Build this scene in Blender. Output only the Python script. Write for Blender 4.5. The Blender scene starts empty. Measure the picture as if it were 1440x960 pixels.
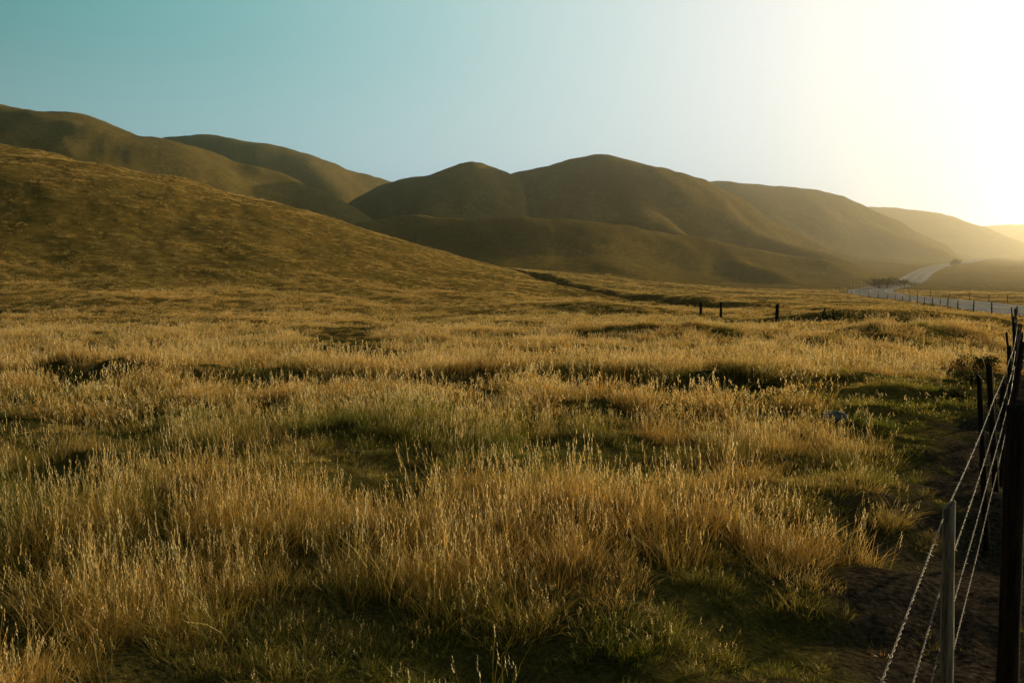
import bpy, math, random
import numpy as np
from mathutils import Vector
random.seed(7); rng=np.random.default_rng(11)
scene=bpy.context.scene
scene.view_settings.view_transform='Standard'
scene.view_settings.look='None'
scene.view_settings.exposure=0
SUN_AZ=math.radians(51); SUN_EL=math.radians(10)

# ------------------------------------------------------------ noise
def _hash(ix,iy,seed):
    h=(ix.astype(np.int64)*374761393+iy.astype(np.int64)*668265263+seed*1442695041)&0xFFFFFFFF
    h=((h^(h>>13))*1274126177)&0xFFFFFFFF
    h=h^(h>>16)
    return h
def perlin(x,y,seed=0):
    x0=np.floor(x);y0=np.floor(y);fx=x-x0;fy=y-y0
    u=fx*fx*fx*(fx*(fx*6-15)+10);v=fy*fy*fy*(fy*(fy*6-15)+10)
    def g(ix,iy,dx,dy):
        a=_hash(ix,iy,seed).astype(np.float64)/4294967296.0*2*np.pi
        return np.cos(a)*dx+np.sin(a)*dy
    n00=g(x0,y0,fx,fy);n10=g(x0+1,y0,fx-1,fy);n01=g(x0,y0+1,fx,fy-1);n11=g(x0+1,y0+1,fx-1,fy-1)
    return ((n00*(1-u)+n10*u)*(1-v)+(n01*(1-u)+n11*u)*v)*1.5
def fbm(x,y,s,seed=0,o=3):
    r=0;a=1;t=0
    for i in range(o):
        r=r+a*perlin(x/s*2**i+17.3*i,y/s*2**i-9.1*i,seed+i);t+=a;a*=.5
    return r/t
def sstep(a,b,x):
    t=np.clip((x-a)/(b-a),0,1);return t*t*(3-2*t)

# ------------------------------------------------------------ curves
def dense(pts,step):
    P=np.array(pts,float);out=[]
    n=len(P)
    for i in range(n-1):
        p0=P[max(i-1,0)];p1=P[i];p2=P[i+1];p3=P[min(i+2,n-1)]
        L=np.linalg.norm(p2[:2]-p1[:2]);k=max(1,int(L/step))
        for j in range(k):
            t=j/k
            out.append(.5*((2*p1)+(-p0+p2)*t+(2*p0-5*p1+4*p2-p3)*t*t+(-p0+3*p1-3*p2+p3)*t**3))
    out.append(P[-1]);return np.array(out)

# ------------------------------------------------------------ terrain
ys=np.linspace(-100,6000,12201)
def prof(a):
    a=np.array(a,float);v=np.interp(ys,a[:,0],a[:,1])
    for k in (9,25,9):
        kk=np.ones(k)/k;v=np.convolve(np.pad(v,k//2,mode='edge'),kk,'valid')
    return v
BL=prof([(-100,0),(10,0),(20,-.5),(40,-1.0),(60,-1.4),(110,-1.5),(150,-.85),(185,.9),(220,4),(300,8),(500,15),(1000,40),(6000,60)])
BR=prof([(-100,0),(10,0),(20,-.5),(40,-1.3),(60,-1.7),(120,-1.8),(230,-1.6),(320,.9),(480,8),(700,15),(1500,40),(6000,60)])
def base(x,y):
    s=x/np.maximum(y,15.)
    m=sstep(-.05,.35,s)
    return np.interp(y,ys,BL)*(1-m)+np.interp(y,ys,BR)*m

RIDGES=[
 # near left golden spur
 [(-240,190,55,80),(-170,172,39.5,75),(-103,160,25.8,66),(-74,158,19.3,58),(-58,156,13.0,50),(-44.6,156,8.7,44),(-30.6,156,5.8,38),(-16.7,155,3.6,30),(-4,148,1.4,22),(4,132,-.2,13)],
 # big dark left hill
 [(-500,420,125,130),(-346,385,102,100),(-244,380,82,86),(-224,380,78.5,82),(-203.6,380,74,76),(-184,381,69.5,69),(-165,383,66,62),(-148,392,59.5,53),(-133,398,55,48),(-118,400,49,42),(-101,388,37,36),(-84,366,23,30)],
 [(-203,380,62,42),(-188,340,46,31),(-172,308,33,26),(-158,285,20,23)],
 [(-148,392,52,38),(-124,362,36,30),(-104,334,23,26),(-90,310,12,22)],
 # left back hill
 [(-420,590,98,130),(-260,560,94,112),(-240,560,96,106),(-215,562,97,102),(-192,566,95,96),(-166,580,91,90),(-145,600,85.5,86),(-121,618,80,84),(-96,635,73,82),(-64,660,66,84)],
 [(-215,560,80,55),(-185,520,64,42),(-160,485,48,36)],
 # low front ridge
 [(-62,300,15,26),(-43,318,25,29),(-22.5,315,25.8,32),(8.3,310,25,34),(36.9,318,23.4,34),(68.8,330,19.0,32),(103.7,345,14.0,29),(135,355,8.8,24)],
 [(8,310,19,24),(22,284,12,19),(34,262,6.5,15)],
 [(68,330,14,22),(80,305,9,17),(90,284,4.5,14)],
 # central double hill
 [(-72,490,50,56),(-50,478,60,60),(-27,468,64,60),(-8,486,62,62),(8,503,68,72),(28,508,73,82),(49,505,74.5,84),(73.6,512,71.5,80),(100,528,65,74),(122.8,540,57,68),(140,550,50,64),(173,560,36.5,56),(203.6,560,22.5,46),(232,550,11,34)],
 # spurs of central hill
 [(-24,464,60,36),(-40,436,48,27),(-54,405,34,23),(-62,378,22,21)],
 [(49,500,62,48),(62,455,48,36),(76,418,33,29),(88,386,18,25)],
 [(100,522,56,44),(120,485,42,34),(138,452,27,28),(152,425,14,23)],
 # hill behind right
 [(60,830,78,140),(168,800,92,116),(205,800,94,116),(252,826,95.5,110),(308,860,91.5,104),(346,880,84,94),(384,892,69,84),(426,900,45.5,70),(456,880,27,55)],
 [(205,800,78,66),(228,735,56,48),(246,685,36,40)],
 [(308,860,78,70),(336,790,55,52),(360,735,32,42)],
 # distant
 [(430,1350,112,200),(534,1300,114,190),(592,1300,113,180),(638,1310,103,160),(688,1320,84.5,130),(735,1310,70,110),(790,1280,50,90)],
 [(850,1750,80,200),(941,1700,93,220),(1002,1700,107,240),(1093,1700,113,260),(1260,1700,116,260),(1700,1650,125,260),(2400,1500,140,300)],
]
RD=[]
for r in RIDGES:
    d=dense(r,max(1.,min(8.,r[0][3]*.12)))
    b=base(d[:,0],d[:,1]);RD.append((d,np.maximum(d[:,2]-b,0.02)))
# low banks and berms: third value is height above the surrounding field
BANKS=[
 [(13.5,35,.45,2.0),(17,38,.8,2.8),(22,42,.85,3.0),(29,48,.7,3.0)],
 [(-24,228,1.0,4),(-10,206,2.0,4.5),(-1,190,2.8,4.5),(8,176,2.8,4.2),(14,160,1.8,3.6),(22,136,1.0,3),(29,116,.7,3)],
 [(20,68,.3,2.5),(25,63,.9,2.8),(31,60,1.0,3),(36,60,.8,3)],
 [(-8,92,.2,3),(4,88,.7,4),(12,80,.6,3.5),(18,78,.3,3)],
 [(-30,62,.2,4),(-20,58,.7,4),(-13,60,.4,4)],
 [(2,44,.2,2.5),(8,42,.6,3),(13,45,.4,3)],
 [(-4,112,.3,3),(4,120,.9,4),(12,118,.3,3)],
]
for r in BANKS:
    d=dense(r,.9);RD.append((d,d[:,2]))

ROAD=dense([(46,-80,0,0),(47,-20,-.2,0),(48,30,-.9,0),(50,60,-1.35,0),(56,85,-1.6,0),(65,110,-1.8,0),(74,140,-1.9,0),(80,172,-1.7,0),(92,205,-1.3,0),(122,255,-.5,0),(160,320,.9,0),(205,400,4.2,0),(255,480,8.4,0),(320,570,12.5,0),(400,690,17,0),(500,860,22,0)],3)
CH=dense([(50,60,0,0),(36,68,0,0),(35,76,0,0),(32.6,86,0,0),(28,97,0,0),(23.6,110,0,0),(17,128,0,0),(10.7,148,0,0),(4,172,0,0),(-2,184,0,0),(-13,202,0,0),(-30,230,0,0)],3)
FENCE=dense([(-1.62,-2,0,0),(1.06,2.1,0,0),(4.38,7.1,0,0),(7.6,12,0,0),(12.7,20,0,0),(19.4,30.5,0,0),(29,46,0,0),(38,60,0,0)],.5)
TRAIL=dense([(-5,26,0,0),(-7.5,35,0,0),(-9.5,48,0,0),(-9,62,0,0),(-3,78,0,0),(6,90,0,0),(15,94,0,0)],2)
def pdist(x,y,P):
    best=np.full(x.shape,1e9);zi=np.zeros(x.shape);side=np.zeros(x.shape)
    A=P[:-1];B=P[1:]
    for a,b in zip(A,B):
        dx,dy=b[0]-a[0],b[1]-a[1];L=dx*dx+dy*dy+1e-9
        t=np.clip(((x-a[0])*dx+(y-a[1])*dy)/L,0,1)
        ex=x-a[0]-t*dx;ey=y-a[1]-t*dy;d=ex*ex+ey*ey
        m=d<best
        best=np.where(m,d,best);zi=np.where(m,a[2]+(b[2]-a[2])*t,zi);side=np.where(m,np.sign(dx*ey-dy*ex),side)
    return np.sqrt(best),zi,side

def swale(x,y):
    return 17.4+1.2*perlin(x/7.,x*0,5)+.03*x
def H(x,y):
    x=np.asarray(x,float);y=np.asarray(y,float)
    r=np.hypot(x,y)
    z=base(x,y)
    far=sstep(90,300,r)
    wx=x+far*(12*perlin(x/90,y/90,21)+4*perlin(x/30,y/30,23));wy=y+far*(12*perlin(x/90,y/90,22)+4*perlin(x/30,y/30,24))
    acc=np.zeros_like(z)
    for d,h in RD:
        B=np.zeros_like(z)
        xmin,xmax=d[:,0].min()-3*d[:,3].max(),d[:,0].max()+3*d[:,3].max()
        ymin,ymax=d[:,1].min()-3*d[:,3].max(),d[:,1].max()+3*d[:,3].max()
        m=(wx>xmin)&(wx<xmax)&(wy>ymin)&(wy<ymax)
        if not m.any(): continue
        X=wx[m];Y=wy[m];b=np.zeros_like(X)
        for (px,py,pz,w),hh in zip(d,h):
            b=np.maximum(b,hh*np.exp(-(((X-px)**2+(Y-py)**2)/(w*w))**1.2))
        B[m]=b;acc+=B**7
    hill=acc**(1/7)
    z=z+hill
    hs=sstep(2,10,hill)
    z=z+np.minimum(hill,22)*.10*fbm(x,y,38,31,3)*hs
    z=z+.5*fbm(x,y,9,33,3)*hs
    z=z+.75*fbm(x,y,22,41,2)*sstep(22,60,r)
    z=z+.25*fbm(x,y,5.5,42,2)*sstep(2,8,r)*(1-.5*sstep(100,300,r))
    nr=1-sstep(30,70,r)
    z=z+nr*(.24*fbm(x,y,1.6,43,3)+.12*np.abs(perlin(x/2.9,y/2.9,46))+.025*fbm(x,y,.35,44,2))*(.4+.6*sstep(1.5,4,r))
    e=y-swale(x,y)
    z=z-(.55*np.exp(-(e/.8)**2)-.28*np.exp(-((e-1.9)/1.0)**2))*(1-sstep(3.,8.,x))
    m=(y>50)&(y<260)&(x>-50)&(x<60)
    if m.any():
        d,_,_=pdist(x[m]+1.6*perlin(x[m]/9,y[m]/9,51),y[m]+1.6*perlin(x[m]/9,y[m]/9,52),CH)
        z[m]=z[m]-2.3*np.exp(-(d/3.0)**4)
    m=(x>25)&(x<540)&(y>-90)&(y<900)
    if m.any():
        d,zi,_=pdist(x[m],y[m],ROAD)
        k=1-sstep(6.5,14+sstep(200,500,y[m])*16,d)
        z[m]=z[m]*(1-k)+(zi-.12)*k
    m=(y>-3)&(y<62)&(x>-3)&(x<42)
    if m.any():
        d,_,_=pdist(x[m],y[m],FENCE)
        z[m]=z[m]-.07*np.exp(-(d/1.1)**2)
    return z
def dirtmask(x,y):
    sd=np.full(np.shape(x),9.)
    m=(y>-4)&(y<60)&(x>-6)&(x<45)
    if m.any():
        dd,_,ss=pdist(x[m],y[m],FENCE);sd[m]=dd*ss
    sd=sd+.8*fbm(x,y,1.1,61,3)
    w=.60-.45*sstep(10,24,y)
    return (1-sstep(w-.2,w+.4,sd))*sstep(-2.2,-1.3,sd)*(1-sstep(22,38,y))

def new_mesh(name,co,faces=None,quads=None,mat=None,smooth=True):
    me=bpy.data.meshes.new(name)
    if quads is not None:
        q=np.asarray(quads,np.int32);co=np.asarray(co,np.float32)
        me.vertices.add(len(co));me.vertices.foreach_set('co',co.ravel())
        me.loops.add(q.size);me.loops.foreach_set('vertex_index',q.ravel())
        me.polygons.add(len(q));me.polygons.foreach_set('loop_start',np.arange(0,q.size,4,dtype=np.int32))
        me.update(calc_edges=True)
    else:
        me.from_pydata([tuple(map(float,c)) for c in co],[],faces);me.update()
    me.polygons.foreach_set('use_smooth',np.full(len(me.polygons),smooth))
    if mat: me.materials.append(mat)
    return me
def link(name,me):
    o=bpy.data.objects.new(name,me);scene.collection.objects.link(o);return o

# ------------------------------------------------------------ node helpers
def mat(name):
    m=bpy.data.materials.new(name);m.use_nodes=True;nt=m.node_tree
    for n in list(nt.nodes): nt.nodes.remove(n)
    return m,nt
def N(nt,t,**k):
    n=nt.nodes.new(t)
    for a,v in k.items(): setattr(n,a,v)
    return n
def noise(nt,scale,detail=4,rough=.6,vec=None):
    n=N(nt,'ShaderNodeTexNoise');n.inputs['Scale'].default_value=scale;n.inputs['Detail'].default_value=detail;n.inputs['Roughness'].default_value=rough
    if vec: nt.links.new(vec,n.inputs['Vector'])
    return n.outputs['Fac']
def ramp(nt,src,a,b,c0=(0,0,0,1),c1=(1,1,1,1)):
    r=N(nt,'ShaderNodeValToRGB');r.color_ramp.elements[0].position=a;r.color_ramp.elements[1].position=b
    r.color_ramp.elements[0].color=c0;r.color_ramp.elements[1].color=c1
    nt.links.new(src,r.inputs[0]);return r.outputs[0]
def mixc(nt,f,a,b,mode='MIX'):
    m=N(nt,'ShaderNodeMix',data_type='RGBA',blend_type=mode)
    for s,i in ((f,0),(a,6),(b,7)):
        if hasattr(s,'is_linked'): nt.links.new(s,m.inputs[i])
        else: m.inputs[i].default_value=s if i==0 else (*s,1)
    return m.outputs[2]

# ------------------------------------------------------------ ground
nf,nb=960,110
af=np.linspace(math.radians(-50),math.radians(50),nf,endpoint=False)
ab=np.linspace(math.radians(50),math.radians(310),nb,endpoint=False)
ang=np.concatenate([af,ab]);na=len(ang)
nr=680
rad=.4*(5500/.4)**(np.arange(nr)/(nr-1))
A,R=np.meshgrid(ang,rad)
X=(np.sin(A)*R).ravel();Y=(np.cos(A)*R).ravel()
Z=H(X,Y)
co=np.stack([X,Y,Z],1)
idx=np.arange(nr*na).reshape(nr,na);nx=np.roll(idx,-1,axis=1)
q=np.stack([idx[:-1],nx[:-1],nx[1:],idx[1:]],-1).reshape(-1,4)[:, ::-1]
c=len(co);co=np.vstack([co,[0,0,Z[0]]])
fan=np.stack([idx[0][0::2],np.full(na//2,c),idx[0][(np.arange(0,na,2)+2)%na],idx[0][1::2]],-1)
q=np.vstack([q,fan])
m,nt=mat('dry_grass_ground')
tc=N(nt,'ShaderNodeNewGeometry').outputs['Position']
out=N(nt,'ShaderNodeOutputMaterial');bs=N(nt,'ShaderNodeBsdfDiffuse');
big=ramp(nt,noise(nt,.03,3,.6,tc),.35,.65)
mid=ramp(nt,noise(nt,.13,5,.7,tc),.36,.62)
med=ramp(nt,noise(nt,.6,4,.75,tc),.36,.64)
fine=ramp(nt,noise(nt,5,3,.7,tc),.3,.7)
c1=mixc(nt,big,(.36,.22,.05),(.70,.43,.12))
c1=mixc(nt,mid,(.27,.19,.045),c1)
c2=mixc(nt,med,(.16,.105,.026),c1)
c3=mixc(nt,fine,(.15,.096,.024),c2)
da=N(nt,'ShaderNodeAttribute',attribute_name='dirt').outputs['Fac']
ga=N(nt,'ShaderNodeAttribute',attribute_name='near').outputs['Fac']
soil=mixc(nt,ramp(nt,noise(nt,22,4,.7,tc),.35,.65),(.018,.013,.009),(.10,.072,.048))
litter=mixc(nt,ramp(nt,noise(nt,30,4,.75,tc),.38,.62),(.04,.036,.010),(.22,.155,.045))
c4=mixc(nt,ga,c3,mixc(nt,med,(.08,.07,.015),litter))
c5=mixc(nt,da,c4,soil)
nt.links.new(c5,bs.inputs[0])
b1=N(nt,'ShaderNodeBump');b1.inputs['Strength'].default_value=.65;b1.inputs['Distance'].default_value=.4
nt.links.new(noise(nt,1.3,4,.8,tc),b1.inputs['Height'])
b2=N(nt,'ShaderNodeBump');b2.inputs['Strength'].default_value=.9;b2.inputs['Distance'].default_value=.05
nt.links.new(noise(nt,24,4,.75,tc),b2.inputs['Height']);nt.links.new(b1.outputs[0],b2.inputs['Normal'])
nt.links.new(b2.outputs[0],bs.inputs['Normal'])
nt.links.new(bs.outputs[0],out.inputs[0])
gm=new_mesh('ground',co,quads=q,mat=m)
a=gm.attributes.new('dirt','FLOAT','POINT');a.data.foreach_set('value',np.append(dirtmask(X,Y),0).astype(np.float32))
a=gm.attributes.new('near','FLOAT','POINT');a.data.foreach_set('value',np.append(1-sstep(30,90,np.hypot(X,Y)),1).astype(np.float32))
ground=link('ground',gm)

# ------------------------------------------------------------ grass
m,nt=mat('grass_blades');GM=m
out=N(nt,'ShaderNodeOutputMaterial')
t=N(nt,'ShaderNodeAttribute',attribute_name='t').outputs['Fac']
sd=N(nt,'ShaderNodeAttribute',attribute_name='seed').outputs['Fac']
dry=N(nt,'ShaderNodeAttribute',attribute_name='dry',attribute_type='INSTANCER').outputs['Fac']
rnd=N(nt,'ShaderNodeAttribute',attribute_name='rnd',attribute_type='INSTANCER').outputs['Fac']
gcol=mixc(nt,rnd,(.16,.185,.014),(.37,.30,.028))
scol=mixc(nt,rnd,(.52,.28,.048),(.90,.55,.14))
cc=mixc(nt,dry,gcol,scol)
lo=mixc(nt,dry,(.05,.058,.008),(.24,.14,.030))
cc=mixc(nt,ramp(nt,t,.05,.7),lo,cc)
cc=mixc(nt,sd,cc,mixc(nt,rnd,(.78,.50,.16),(.94,.73,.36)))
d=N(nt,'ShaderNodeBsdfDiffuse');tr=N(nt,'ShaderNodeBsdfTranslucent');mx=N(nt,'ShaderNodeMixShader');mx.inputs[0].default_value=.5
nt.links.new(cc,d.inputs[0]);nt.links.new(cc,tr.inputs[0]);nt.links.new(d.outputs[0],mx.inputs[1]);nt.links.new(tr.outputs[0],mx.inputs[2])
gl=N(nt,'ShaderNodeBsdfGlossy');gl.inputs['Roughness'].default_value=.45;gl.inputs['Color'].default_value=(.9,.75,.45,1)
mx2=N(nt,'ShaderNodeMixShader');mx2.inputs[0].default_value=.07;nt.links.new(mx.outputs[0],mx2.inputs[1]);nt.links.new(gl.outputs[0],mx2.inputs[2])
nt.links.new(mx2.outputs[0],out.inputs[0])

def tuft(name,n,h0,h1,rad,width,lean,stalks,segs=3):
    V=[];F=[];T=[];S=[]
    nc=max(1,int((rad/.1)**2*.7)) if rad<.3 else 8
    cl=[(rad*math.sqrt(random.random()),random.uniform(0,6.283),random.uniform(.5,1.3)) for _ in range(nc)]
    for i in range(n+stalks):
        st=i>=n
        a=random.uniform(0,6.283)
        cr_,ca_,ch_=random.choice(cl);sp_=rad/math.sqrt(nc)*.9
        rr=sp_*math.sqrt(random.random());bx,by=cr_*math.cos(ca_)+rr*math.cos(a),cr_*math.sin(ca_)+rr*math.sin(a)
        h=random.uniform(h0,h1)*ch_*(1.0 if st else random.uniform(.35,.75))
        la=a+random.uniform(-.9,.9);ln=lean*random.uniform(.15,1)*(0.5 if st else 1)*h
        w=width*(.4 if st else random.uniform(.6,1.1));fa=random.uniform(0,3.1416)
        px,py=math.cos(fa),math.sin(fa);b0=len(V)
        for s in range(segs+1):
            u=s/segs;off=ln*u**1.8
            cx,cy,cz=bx+off*math.cos(la)-.05*h*u*u,by+off*math.sin(la),h*(u-.18*lean*u*u)
            ww=w*(1-.85*u**1.5)/2 if not st else w/2*(1-.4*u)
            V.append((cx-px*ww,cy-py*ww,cz));V.append((cx+px*ww,cy+py*ww,cz));T+= [u,u];S+=[0,0]
        for s in range(segs): F.append((b0+2*s,b0+2*s+1,b0+2*s+3,b0+2*s+2))
        if st:
            L=random.uniform(.14,.24)*h
            for k in range(5):
                u=k/4;z0=cz-L*.75+L*u;aa=random.uniform(0,6.283);o=width*random.uniform(.3,1.6)*(1-.4*u)
                ql=L*.3;qw=width*random.uniform(.4,.75)
                ox,oy=cx+o*math.cos(aa),cy+o*math.sin(aa)
                ta=random.uniform(0,3.14);tx,ty=math.cos(ta)*qw,math.sin(ta)*qw;b0=len(V)
                V+= [(ox-.3*o,oy,z0-ql*.5),(ox+tx,oy+ty,z0),(ox+.3*o*math.cos(aa),oy+.3*o*math.sin(aa),z0+ql*.6),(ox-tx,oy-ty,z0)]
                T+=[1]*4;S+=[1]*4;F.append((b0,b0+1,b0+2,b0+3))
    me=new_mesh(name,V,quads=F,mat=GM,smooth=False)
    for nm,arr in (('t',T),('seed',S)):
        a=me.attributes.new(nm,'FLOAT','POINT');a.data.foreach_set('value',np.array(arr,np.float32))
    return bpy.data.objects.new(name,me)
col=bpy.data.collections.new('grass_tufts')
def add(n,*a):
    o=tuft(n,*a);col.objects.link(o)
for i in range(3): add('t%02d_tall'%i,95,.24,.46,.22,.0048,.85,13)
for i in range(3,5): add('t%02d_mid'%i,115,.15,.30,.22,.0048,1.0,5)
for i in range(5,7): add('t%02d_low'%i,170,.06,.15,.24,.006,1.1,0)
for i in range(7,10): add('t%02d_tall'%i,150,.24,.46,.5,.013,.75,32)
for i in range(10,11): add('t%02d_mid'%i,170,.15,.28,.5,.013,.9,12)
for i in range(11,12): add('t%02d_low'%i,200,.06,.13,.5,.018,1.1,0)
for i in range(12,15): add('t%02d_far'%i,130,.12,.30,1.2,.05,.7,12,2)

def band(r0,r1,dens,a=46):
    area=math.radians(2*a)/2*(r1*r1-r0*r0);n=int(area*dens)
    r=np.sqrt(rng.uniform(r0*r0,r1*r1,n));th=np.radians(rng.uniform(-a,a,n))
    return r*np.sin(th),r*np.cos(th)
PX=[];PI=[];PS=[];PD=[];PR=[]
def emit(x,y,kind):
    n=len(x);r=np.hypot(x,y)
    dm=dirtmask(x,y)
    tall=fbm(x,y,2.4,71,3)+.6*fbm(x,y,.9,73,2)+.2*fbm(x,y,9,72,2)
    e=y-swale(x,y)
    tall=tall+.55*np.exp(-((e-4.2)/3.2)**2)-1.0*np.exp(-((e+.3)/.9)**2)*(x<6)
    g=np.exp(-(((x-5.8)/2.8)**2+((y-15.5)/2.6)**2))+.9*np.exp(-(((x+7.5)/2.4)**2+((y-10)/1.6)**2))
    fd=np.full(n,9.);mm=(y>-4)&(y<62)
    fd[mm],_,_=pdist(x[mm],y[mm],FENCE)
    edge=(1-sstep(.9,2.6,fd))*(1-sstep(20,35,r))
    trl=np.zeros(n);mm=(y>20)&(y<110)&(x>-20)&(x<25)
    if mm.any():
        d,_,_=pdist(x[mm],y[mm],TRAIL);trl[mm]=1-sstep(.8,1.8,d)
    tall=tall-.75*g-.28*edge-1.2*trl+.04
    dr=.42+1.35*fbm(x,y,4,75,3)+.7*fbm(x,y,.9,76,2)-.4*g-.25*edge+.45*sstep(9,20,r)+.6*np.clip(tall,-.6,.4)+1.4*trl+rng.normal(0,.12,n)
    if kind>=3: dr=.92+.6*fbm(x,y,40,77,3)+.5*fbm(x,y,6,78,2)+trl+rng.normal(0,.08,n)
    dr=np.clip(dr,0,1)
    keep=rng.random(n)>np.clip(dm*1.0,0,.88)
    cdn=fbm(x,y,.8,79,2)
    if kind<=2: keep&=(cdn+rng.normal(0,.10,n)>-.29)|(trl>.3)
    m2=(x>25)&(y<700)
    if m2.any():
        d,_,_=pdist(x[m2],y[m2],ROAD);k=np.ones(n,bool);k[m2]=d>6.2;keep&=k
    m2=(y>50)&(y<260)&(x>-50)&(x<60)
    if m2.any():
        d,_,_=pdist(x[m2],y[m2],CH);k=np.ones(n,bool);k[m2]=(d>3.2)|(rng.random(m2.sum())<.1);keep&=k
    tall=np.where(dm>.25,-1,tall)
    cls=np.where(tall>.03,0,np.where(tall>-.30,1,2))
    if kind==1: ix=np.where(cls==0,rng.integers(0,3,n),np.where(cls==1,rng.integers(3,5,n),rng.integers(5,7,n)))
    elif kind==2: ix=np.where(cls==0,rng.integers(7,10,n),np.where(cls==1,10,11))
    else: ix=rng.integers(12,15,n)
    sc=rng.uniform(.65,1.25,n)*(1+.8*np.clip(tall,-.5,.5))
    sc=np.where(dm>.25,rng.uniform(.35,.8,n),sc)
    if kind==3: sc=rng.uniform(.6,1.1,n)*(1+.7*fbm(x,y,12,80,2))*(1-.25*sstep(60,120,r))*(1-.5*trl)
    z=H(x,y)-.02
    rn=rng.random(n)
    if kind>=3: rn=.55+.45*rn
    rn=np.maximum(rn,trl)
    k=keep
    PX.append(np.stack([x,y,z],1)[k]);PI.append(ix[k]);PS.append(sc[k]);PD.append(dr[k]);PR.append(rn[k])
emit(*band(1.8,5.5,40,58),1)
emit(*band(5.5,11,26,47),1)
emit(*band(11,20,6.5),2)
emit(*band(20,48,3.2,44),2)
emit(*band(48,110,1.1,43),3)
emit(*band(110,240,.5,42),3)
P=np.vstack(PX);npnt=len(P);print('GRASS',npnt)
me=bpy.data.meshes.new('grass');me.vertices.add(npnt);me.vertices.foreach_set('co',P.astype(np.float32).ravel())
def at(nm,ty,arr,f='value'):
    a=me.attributes.new(nm,ty,'POINT');a.data.foreach_set(f,arr)
at('idx','INT',np.concatenate(PI).astype(np.int32))
at('scl','FLOAT',np.concatenate(PS).astype(np.float32))
at('dry','FLOAT',np.concatenate(PD).astype(np.float32))
at('rnd','FLOAT',np.concatenate(PR).astype(np.float32))
gx=(H(P[:,0]+.6,P[:,1])-H(P[:,0]-.6,P[:,1]))/1.2;gy=(H(P[:,0],P[:,1]+.6)-H(P[:,0],P[:,1]-.6))/1.2
yaw=rng.uniform(0,6.283,npnt)
rot=np.stack([rng.normal(0,.08,npnt)+.9*np.arctan(gy),rng.normal(-.04,.08,npnt)-.9*np.arctan(gx),yaw],1).astype(np.float32)
sx_=np.cos(yaw)*rot[:,0]+np.sin(yaw)*rot[:,1];sy_=-np.sin(yaw)*rot[:,0]+np.cos(yaw)*rot[:,1]
rot[:,0]=sx_;rot[:,1]=sy_
at('rot','FLOAT_VECTOR',rot.ravel(),'vector')
grass=link('grass',me)
ng=bpy.data.node_groups.new('grass_scatter','GeometryNodeTree')
ng.interface.new_socket('Geometry',in_out='INPUT',socket_type='NodeSocketGeometry')
ng.interface.new_socket('Geometry',in_out='OUTPUT',socket_type='NodeSocketGeometry')
gi=ng.nodes.new('NodeGroupInput');go=ng.nodes.new('NodeGroupOutput')
iop=ng.nodes.new('GeometryNodeInstanceOnPoints');ci=ng.nodes.new('GeometryNodeCollectionInfo')
ci.inputs['Collection'].default_value=col;ci.inputs['Separate Children'].default_value=True;ci.inputs['Reset Children'].default_value=True
def na_(nm,ty):
    n=ng.nodes.new('GeometryNodeInputNamedAttribute');n.data_type=ty;n.inputs['Name'].default_value=nm
    return [o for o in n.outputs if o.enabled][0]
m2p=ng.nodes.new('GeometryNodeMeshToPoints')
L=ng.links.new
L(gi.outputs[0],m2p.inputs['Mesh']);L(m2p.outputs[0],iop.inputs['Points'])
L(ci.outputs[0],iop.inputs['Instance']);iop.inputs['Pick Instance'].default_value=True
L(na_('idx','INT'),iop.inputs['Instance Index'])
e2r=ng.nodes.new('FunctionNodeEulerToRotation');L(na_('rot','FLOAT_VECTOR'),e2r.inputs[0]);L(e2r.outputs[0],iop.inputs['Rotation'])
L(na_('scl','FLOAT'),iop.inputs['Scale'])
L(iop.outputs[0],go.inputs[0])
md=grass.modifiers.new('scatter','NODES');md.node_group=ng

# ------------------------------------------------------------ wood / metal materials
def woodmat(name,c0,c1):
    m,nt=mat(name);o=N(nt,'ShaderNodeOutputMaterial');b=N(nt,'ShaderNodeBsdfPrincipled')
    g=N(nt,'ShaderNodeNewGeometry').outputs['Position'];mp=N(nt,'ShaderNodeMapping');mp.inputs['Scale'].default_value=(60,60,5)
    nt.links.new(g,mp.inputs[0]);f=noise(nt,1,6,.7,mp.outputs[0])
    nt.links.new(mixc(nt,ramp(nt,f,.35,.65),c0,c1),b.inputs['Base Color']);b.inputs['Roughness'].default_value=.95;b.inputs['Specular IOR Level'].default_value=.08
    bu=N(nt,'ShaderNodeBump');bu.inputs['Strength'].default_value=.7;bu.inputs['Distance'].default_value=.006
    nt.links.new(f,bu.inputs['Height']);nt.links.new(bu.outputs[0],b.inputs['Normal']);nt.links.new(b.outputs[0],o.inputs[0]);return m
WD=woodmat('dark_weathered_wood',(.012,.007,.004),(.055,.034,.02))
WG=woodmat('grey_weathered_wood',(.10,.06,.035),(.40,.29,.19))
m,nt=mat('rusty_galvanised_wire');o=N(nt,'ShaderNodeOutputMaterial');b=N(nt,'ShaderNodeBsdfPrincipled')
nt.links.new(mixc(nt,ramp(nt,noise(nt,40,3),.4,.6),(.05,.03,.018),(.22,.15,.09)),b.inputs['Base Color']);b.inputs['Metallic'].default_value=.2;b.inputs['Roughness'].default_value=.65
nt.links.new(b.outputs[0],o.inputs[0]);WM=m
def simple(name,c,r=.8,c2=None,s=5):
    m,nt=mat(name);o=N(nt,'ShaderNodeOutputMaterial');b=N(nt,'ShaderNodeBsdfPrincipled')
    b.inputs['Roughness'].default_value=.95;b.inputs['Specular IOR Level'].default_value=.1;c2=c2 or tuple(v*.6 for v in c)
    nt.links.new(mixc(nt,ramp(nt,noise(nt,s,5,.7,N(nt,'ShaderNodeNewGeometry').outputs['Position']),.35,.65),c2,c),b.inputs['Base Color'])
    nt.links.new(b.outputs[0],o.inputs[0]);return m

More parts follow.
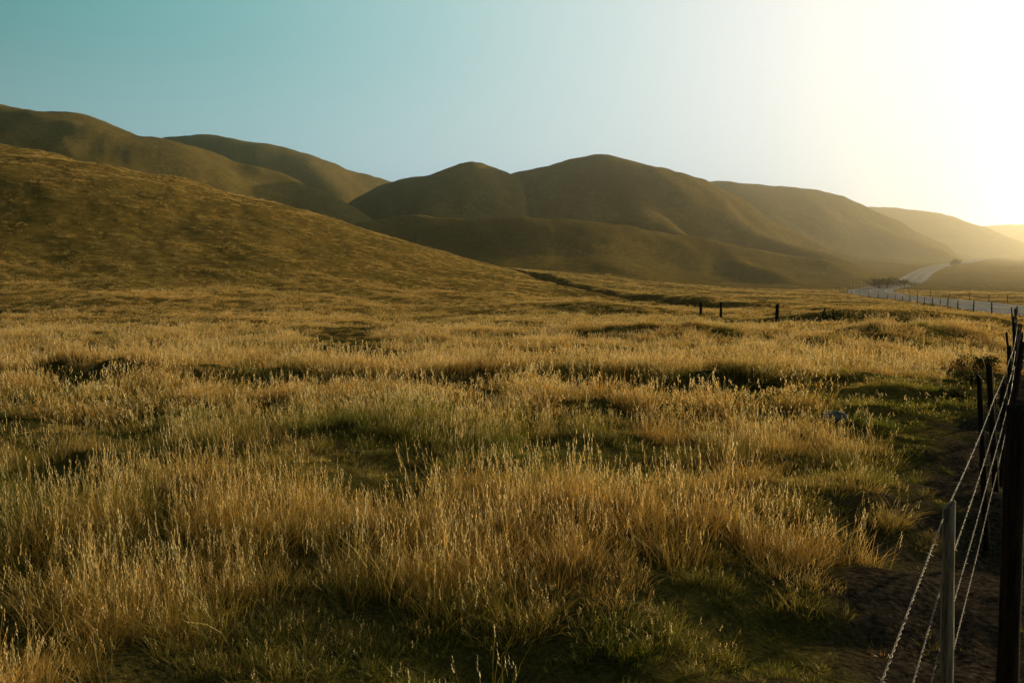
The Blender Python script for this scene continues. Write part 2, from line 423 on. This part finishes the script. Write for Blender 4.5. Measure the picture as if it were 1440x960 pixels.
def h1(x,y): return float(H(np.array([x]),np.array([y]))[0])
class MB:
    def __init__(s): s.V=[];s.F=[]
    def post(s,x,y,zb,h,r,tx=0,ty=0,n=9,square=False):
        rows=6;b0=len(s.V);ph=random.random()*6
        for k in range(rows+2):
            u=min(k,rows)/rows
            rr=r*(1.05-.1*u)*(1 if k<rows else (1 if k==rows else .72))*(1+random.uniform(-.06,.06))
            zz=zb-.35+(h+.35)*u+(r*.22 if k==rows+1 else 0)
            for j in range(n):
                a=ph*(not square)+2*math.pi*j/n
                e=1+.08*math.sin(3*a+ph)
                s.V.append((x+tx*(zz-zb)+rr*e*math.cos(a),y+ty*(zz-zb)+rr*e*math.sin(a),zz+(.02*math.sin(a+ph) if k>=rows else 0)))
        for k in range(rows+1):
            for j in range(n):
                a=b0+k*n+j;b=b0+k*n+(j+1)%n
                s.F.append((a,b,b+n,a+n))
        s.F.append(tuple(b0+(rows+1)*n+j for j in range(n)))
    def tube(s,pts,r,n=5):
        b0=len(s.V);P=[Vector(p) for p in pts]
        for i,p in enumerate(P):
            d=(P[min(i+1,len(P)-1)]-P[max(i-1,0)]).normalized()
            u=d.cross(Vector((0,0,1)));u=u.normalized() if u.length>1e-3 else Vector((1,0,0));v=d.cross(u)
            for j in range(n):
                a=2*math.pi*j/n;s.V.append(tuple(p+u*(r*math.cos(a))+v*(r*math.sin(a))))
        for i in range(len(P)-1):
            for j in range(n):
                a=b0+i*n+j;b=b0+i*n+(j+1)%n;s.F.append((a,b,b+n,a+n))
        s.F.append(tuple(b0+j for j in range(n))[::-1]);s.F.append(tuple(b0+(len(P)-1)*n+j for j in range(n)))
    def obj(s,name,m,parent=None,smooth=True):
        me=new_mesh(name,s.V,faces=s.F,mat=m,smooth=smooth);o=link(name,me)
        if parent: o.parent=parent
        return o
def empty(name,loc=(0,0,0)):
    e=bpy.data.objects.new(name,None);scene.collection.objects.link(e);e.empty_display_size=.3;return e

# foreground fence
fe=empty('barbed_wire_fence')
cum=np.concatenate([[0],np.cumsum(np.hypot(*(np.diff(FENCE[:,:2],axis=0).T)))])
def fpt(s): return np.interp(s,cum,FENCE[:,0]),np.interp(s,cum,FENCE[:,1])
def s_at_y(y): return float(np.interp(y,FENCE[:,1],cum))
posts=[s_at_y(-1.6),s_at_y(3.09)]
s=s_at_y(3.09)+2.6
while s<cum[-1]-3:
    s+=random.uniform(2.2,3.2)*.5; posts.append(s)
mg=MB();mdk=MB();wires=MB()
tops=[]
Z0=h1(0,0.5)
for i,s in enumerate(posts):
    x,y=fpt(s);z=h1(x,y)
    if i<2: z=Z0;mg.post(x+.05,y,z,1.20,.024,-.03 if i==1 else 0,.0)
    else:
        r=random.uniform(.02,.042);mdk.post(x,y,z,random.uniform(.95,1.4),r,random.uniform(-.16,.16),random.uniform(-.1,.1))
    tops.append((x,y,z))
zs=np.array([t_[2] for t_ in tops]);zp=np.pad(zs,2,mode='edge');zsm=(zp[:-4]+zp[1:-3]+zp[2:-2]+zp[3:-1]+zp[4:])/5;zsm[:2]=zs[:2]
tops=[(a,b,float(c_)) for (a,b,_),c_ in zip(tops,zsm)]
mg.obj('thin_posts',WG,fe);mdk.obj('posts',WD,fe)
big_=MB();big_.post(2.14,3.3,Z0,1.56,.042,-.015,0,12);big_.obj('corner_post',WD,fe)
for hgt in (1.17,.88,.60,.32):
    for i in range(len(tops)-1):
        a=Vector(tops[i])+Vector((0,0,hgt));b=Vector(tops[i+1])+Vector((0,0,hgt))
        Ls=(b-a).length;near=a.y<9
        n=int(Ls/(.012 if near else .5))+2
        dr=(b-a).normalized();u=dr.cross(Vector((0,0,1))).normalized();v=dr.cross(u)
        sag=random.uniform(.01,.03)*(1 if Ls>2.5 else .3)
        for ph in ((0,math.pi) if near else (0,)):
            pts=[]
            for k in range(n):
                t_=k/(n-1);p=a.lerp(b,t_)-Vector((0,0,sag*4*t_*(1-t_)))
                if near:
                    aa=ph+t_*Ls/.075*2*math.pi;p=p+u*(.0024*math.cos(aa))+v*(.0024*math.sin(aa))
                pts.append(p)
            wires.tube(pts,.0015 if near else .003,4)
        if a.y<16:
            k=0.06
            while k<Ls:
                t_=k/Ls;p=a.lerp(b,t_)-Vector((0,0,sag*4*t_*(1-t_)))
                for q_ in range(2):
                    w=Vector((random.uniform(-1,1),random.uniform(-1,1),random.uniform(-1,1))).normalized()*.015
                    wires.tube([p-w,p+w],.0014,3)
                k+=.125
wires.obj('wires',WM,fe)

ff=empty('field_fence');mb=MB();wb=MB()
fp=[(17.3,73,1.35,.13),(18.9,72,1.35,.12),(18.8,56.5,1.5,.13)]
for x,y,h,r in fp: mb.post(x,y,h1(x,y),h,r,random.uniform(-.02,.02),0,8)
wb.tube([(18.9,72,h1(18.9,72)+1.1),(18.85,64,h1(18.9,72)*.5+h1(18.8,56.5)*.5+1.05),(18.8,56.5,h1(18.8,56.5)+1.2)],.015,4)
wb.tube([(17.3,73,h1(17.3,73)+1.1),(18.9,72,h1(18.9,72)+1.1)],.012,4)
mb.obj('posts',WD,ff);wb.obj('wires',WM,ff)
mb=MB();bx,by=21.3,54;z=h1(bx,by)
mb.post(bx-.35,by,z,1.1,.06,.25,0,7);mb.post(bx+.25,by+.1,z,.8,.055,-.35,.1,7);mb.post(bx+.6,by,z,1.0,.05,-.12,0,7)
mb.tube([(bx-.4,by,z+.15),(bx+.2,by,z+.6),(bx+.9,by,z+.3)],.045,6);mb.obj('broken_fence',WD)

# ------------------------------------------------------------ road
def offset(P,o):
    d=np.gradient(P[:,:2],axis=0);d/=np.linalg.norm(d,axis=1)[:,None]
    return np.stack([P[:,0]-d[:,1]*o,P[:,1]+d[:,0]*o,P[:,2]],1)
def strip(name,o0,o1,dz,m,parent=None):
    a=offset(ROAD,o0);b=offset(ROAD,o1);a[:,2]+=dz;b[:,2]+=dz
    co=np.empty((2*len(a),3));co[0::2]=a;co[1::2]=b
    q=[(2*i,2*i+1,2*i+3,2*i+2) for i in range(len(a)-1)]
    me=new_mesh(name,co,faces=q,mat=m);o=link(name,me)
    if parent: o.parent=parent
    return o
rd=empty('road')
strip('gravel_shoulder',5.4,-5.4,-.03,simple('gravel',(.24,.2,.15),s=3),rd)
strip('asphalt',4.0,-4.0,.0,simple('asphalt',(.10,.095,.10),c2=(.055,.055,.06),s=.6),rd)
WP=simple('white_paint',(.75,.75,.7),c2=(.5,.5,.45))
strip('edge_line_left',3.7,3.55,.015,WP,rd)
strip('edge_line_right',-3.55,-3.7,.015,WP,rd)
strip('centre_line',.1,-.1,.015,simple('yellow_paint',(.6,.4,.05)),rd)
def roadfence(off,i0,i1):
    P_=offset(ROAD,off)[i0:i1];mb=MB();e=empty('roadside_fence');wb=MB();pp=[]
    for i in range(0,len(P_),2 if off>0 else 3):
        x,y=P_[i,0],P_[i,1];z=h1(x,y);mb.post(x,y,z,random.uniform(1.0,1.35),.055,random.uniform(-.07,.07),0,6);pp.append((x,y,z))
    for hh in (1.0,.7,.4): wb.tube([(a,b,c+hh) for a,b,c in pp],.010,4)
    mb.obj('posts',WD,e);wb.obj('wires',WM,e)
roadfence(6.8,45,150);roadfence(-6.8,40,190)

# ------------------------------------------------------------ culvert
mb=MB();cx,cy=37.2,69.0;cz=-3.0;n=24;Ri,Ro,Lc=.75,.9,5
ax=Vector((.62,.78,0)).normalized();sx=Vector((ax.y,-ax.x,0))
for (rr,t0) in ((Ro,0),(Ro,Lc),(Ri,Lc),(Ri,0)):
    for j in range(n):
        a=2*math.pi*j/n;p=Vector((cx,cy,cz+.9))+ax*t0+sx*(rr*math.cos(a))+Vector((0,0,rr*math.sin(a)));mb.V.append(tuple(p))
for k in range(4):
    for j in range(n):
        mb.F.append((k*n+j,k*n+(j+1)%n,((k+1)%4)*n+(j+1)%n,((k+1)%4)*n+j))
mb.obj('culvert_pipe',simple('concrete',(.2,.18,.15)),smooth=False)

# ------------------------------------------------------------ rock
import bmesh
bm=bmesh.new();bmesh.ops.create_icosphere(bm,subdivisions=3,radius=.16)
for v in bm.verts:
    p=v.co;nn=perlin(np.array([p.x*9+3.]),np.array([p.y*9+p.z*7]),5)[0]
    v.co=p*(1+.3*nn);v.co.z*=.6;v.co.x*=1.25
me=bpy.data.meshes.new('rock');bm.to_mesh(me);bm.free();me.materials.append(simple('pale_rock',(.24,.21,.18),s=14))
o=link('rock',me);o.location=(4.75,11.6,h1(4.75,11.6)+.09)

# ------------------------------------------------------------ shrubs and trees
m,nt=mat('leaves');o=N(nt,'ShaderNodeOutputMaterial');d=N(nt,'ShaderNodeBsdfDiffuse');tr=N(nt,'ShaderNodeBsdfTranslucent');mx=N(nt,'ShaderNodeMixShader');mx.inputs[0].default_value=.3
cc=mixc(nt,noise(nt,2,3,.6,N(nt,'ShaderNodeNewGeometry').outputs['Position']),(.03,.035,.01),(.09,.085,.025))
nt.links.new(cc,d.inputs[0]);nt.links.new(cc,tr.inputs[0]);nt.links.new(d.outputs[0],mx.inputs[1]);nt.links.new(tr.outputs[0],mx.inputs[2]);nt.links.new(mx.outputs[0],o.inputs[0]);LF=m
def plant(name,x,y,w,h,trunk,leaf,nl):
    z=h1(x,y);e=empty(name);br=MB();V=[];F=[]
    for b in range(9):
        a=random.uniform(0,6.28);el=random.uniform(.4,1.3)
        st=Vector((x,y,z-.1+trunk*.6*random.random()));L_=random.uniform(.6,1)
        tip=Vector((x+math.cos(a)*w*.5*L_*math.cos(el)*1.4,y+math.sin(a)*w*.5*L_*math.cos(el)*1.4,z+trunk*.5+(h-trunk*.5)*L_*math.sin(el)))
        mid=st.lerp(tip,.5)+Vector((random.uniform(-.1,.1)*w,0,random.uniform(-.05,.1)*h))
        r=max(.012*h,.008);br.tube([st,mid],r,5);br.tube([mid,tip],r*.6,4)
        for k in range(nl//9):
            c=mid.lerp(tip,random.random()**.6)+Vector([random.gauss(0,1)*w*.10,random.gauss(0,1)*w*.10,random.gauss(0,1)*h*.09])
            if c.z<z: c.z=z+.02
            u=Vector([random.gauss(0,1) for _ in range(3)]).normalized();v=u.cross(Vector([random.gauss(0,1) for _ in range(3)])).normalized();s_=leaf*random.uniform(.5,1.2)
            b0=len(V);V+=[tuple(c-u*s_),tuple(c+v*s_*.5),tuple(c+u*s_),tuple(c-v*s_*.5)];F.append((b0,b0+1,b0+2,b0+3))
    if trunk>0: br.tube([(x,y,z-.3),(x+.03*h,y,z+trunk*.6),(x,y,z+h*.7)],.035*h,7)
    br.obj('branches',WD,e);me=new_mesh('leaves',V,quads=F,mat=LF,smooth=False);o=link('leaves',me);o.parent=e
plant('shrub',104,226,7,3.2,.3,.22,1000)
plant('shrub',109,232,8,3.6,.3,.22,1100)
plant('shrub',116,236,6,2.6,.3,.2,800)
plant('oak_tree',268,484,6,4.6,1.2,.35,1400)
plant('shrub',12.1,20.5,1.2,.6,.1,.04,900)
plant('shrub',10.0,17.2,.8,.4,.1,.035,600)
plant('shrub',7.9,14.0,.6,.3,.05,.03,500)

# ------------------------------------------------------------ haze (real volume of dusty air in the valley)
bm=bmesh.new();bmesh.ops.create_cube(bm,size=1);me=bpy.data.meshes.new('haze')
for v in bm.verts: v.co=Vector((v.co.x*4000+800,v.co.y*3400+1790,v.co.z*220+80))
bm.to_mesh(me);bm.free()
m,nt=mat('dusty_air');o=N(nt,'ShaderNodeOutputMaterial');vs=N(nt,'ShaderNodeVolumeScatter')
vs.inputs['Color'].default_value=(1,.80,.50,1);vs.inputs['Density'].default_value=.00062;vs.inputs['Anisotropy'].default_value=.86
nt.links.new(vs.outputs[0],o.inputs['Volume']);me.materials.append(m);link('haze',me)

# ------------------------------------------------------------ light
S=Vector((math.sin(SUN_AZ)*math.cos(SUN_EL),math.cos(SUN_AZ)*math.cos(SUN_EL),math.sin(SUN_EL)))
sl=bpy.data.lights.new('sun','SUN');sl.energy=5;sl.angle=math.radians(.6);sl.color=(1,.75,.40)
so=bpy.data.objects.new('sun',sl);scene.collection.objects.link(so);so.rotation_euler=S.to_track_quat('Z','Y').to_euler()
w=bpy.data.worlds.new('World');scene.world=w;w.use_nodes=True;nt=w.node_tree
bg=nt.nodes['Background'];sky=nt.nodes.new('ShaderNodeTexSky');sky.sky_type='NISHITA';sky.sun_disc=False
sky.sun_elevation=SUN_EL;sky.sun_rotation=SUN_AZ;sky.dust_density=1;sky.air_density=1;sky.ozone_density=1.5
tcw=nt.nodes.new('ShaderNodeTexCoord')
dt=nt.nodes.new('ShaderNodeVectorMath');dt.operation='DOT_PRODUCT';dt.inputs[1].default_value=tuple(S);nt.links.new(tcw.outputs['Generated'],dt.inputs[0])
mr=nt.nodes.new('ShaderNodeMapRange');mr.inputs[1].default_value=-1;mr.inputs[2].default_value=1;nt.links.new(dt.outputs['Value'],mr.inputs[0])
cr=nt.nodes.new('ShaderNodeValToRGB');cr.color_ramp.interpolation='B_SPLINE';nt.links.new(mr.outputs[0],cr.inputs[0])
stops=[(0,(.035,.038,.034)),(.44,(.045,.09,.09)),(.57,(.10,.35,.33)),(.69,(.21,.50,.475)),(.79,(.41,.66,.63)),(.87,(.70,.82,.77)),(.93,(.99,.98,.92)),(1,(1.3,1.2,1.0))]
el=cr.color_ramp.elements
el[0].position=0;el[0].color=(*stops[0][1],1);el[1].position=1;el[1].color=(*stops[-1][1],1)
for p,c_ in stops[1:-1]:
    e=el.new(p);e.color=(*c_,1)
sp=nt.nodes.new('ShaderNodeSeparateXYZ');nt.links.new(tcw.outputs['Generated'],sp.inputs[0])
hz=nt.nodes.new('ShaderNodeMapRange');hz.interpolation_type='SMOOTHSTEP';hz.inputs[1].default_value=.0;hz.inputs[2].default_value=.30;hz.inputs[3].default_value=1;hz.inputs[4].default_value=0;nt.links.new(sp.outputs[2],hz.inputs[0])
hm=nt.nodes.new('ShaderNodeMath');hm.operation='MULTIPLY';nt.links.new(hz.outputs[0],hm.inputs[0]);nt.links.new(mr.outputs[0],hm.inputs[1])
g1=mixc(nt,hm.outputs[0],cr.outputs[0],(.84,.88,.78))
zz=nt.nodes.new('ShaderNodeMapRange');zz.interpolation_type='SMOOTHSTEP';zz.inputs[1].default_value=.36;zz.inputs[2].default_value=.72;zz.inputs[3].default_value=9.2;zz.inputs[4].default_value=1.5;nt.links.new(sp.outputs[2],zz.inputs[0])
sc_=nt.nodes.new('ShaderNodeVectorMath');sc_.operation='SCALE';nt.links.new(zz.outputs[0],sc_.inputs[3]);nt.links.new(g1,sc_.inputs[0])
ns=nt.nodes.new('ShaderNodeVectorMath');ns.operation='SCALE';ns.inputs[3].default_value=.12;nt.links.new(sky.outputs[0],ns.inputs[0])
ad=nt.nodes.new('ShaderNodeVectorMath');ad.operation='ADD';nt.links.new(sc_.outputs[0],ad.inputs[0]);nt.links.new(ns.outputs[0],ad.inputs[1])
nt.links.new(ad.outputs[0],bg.inputs[0]);bg.inputs[1].default_value=.1

# ------------------------------------------------------------ camera
cd=bpy.data.cameras.new('camera');cam=bpy.data.objects.new('camera',cd);scene.collection.objects.link(cam)
cd.lens=28;cd.sensor_width=36;cd.clip_start=.05;cd.clip_end=12000
cam.location=(0,0,Z0+2.1);cam.rotation_euler=(math.radians(90-4.6),0,0)
scene.camera=cam
print('Z0',Z0)
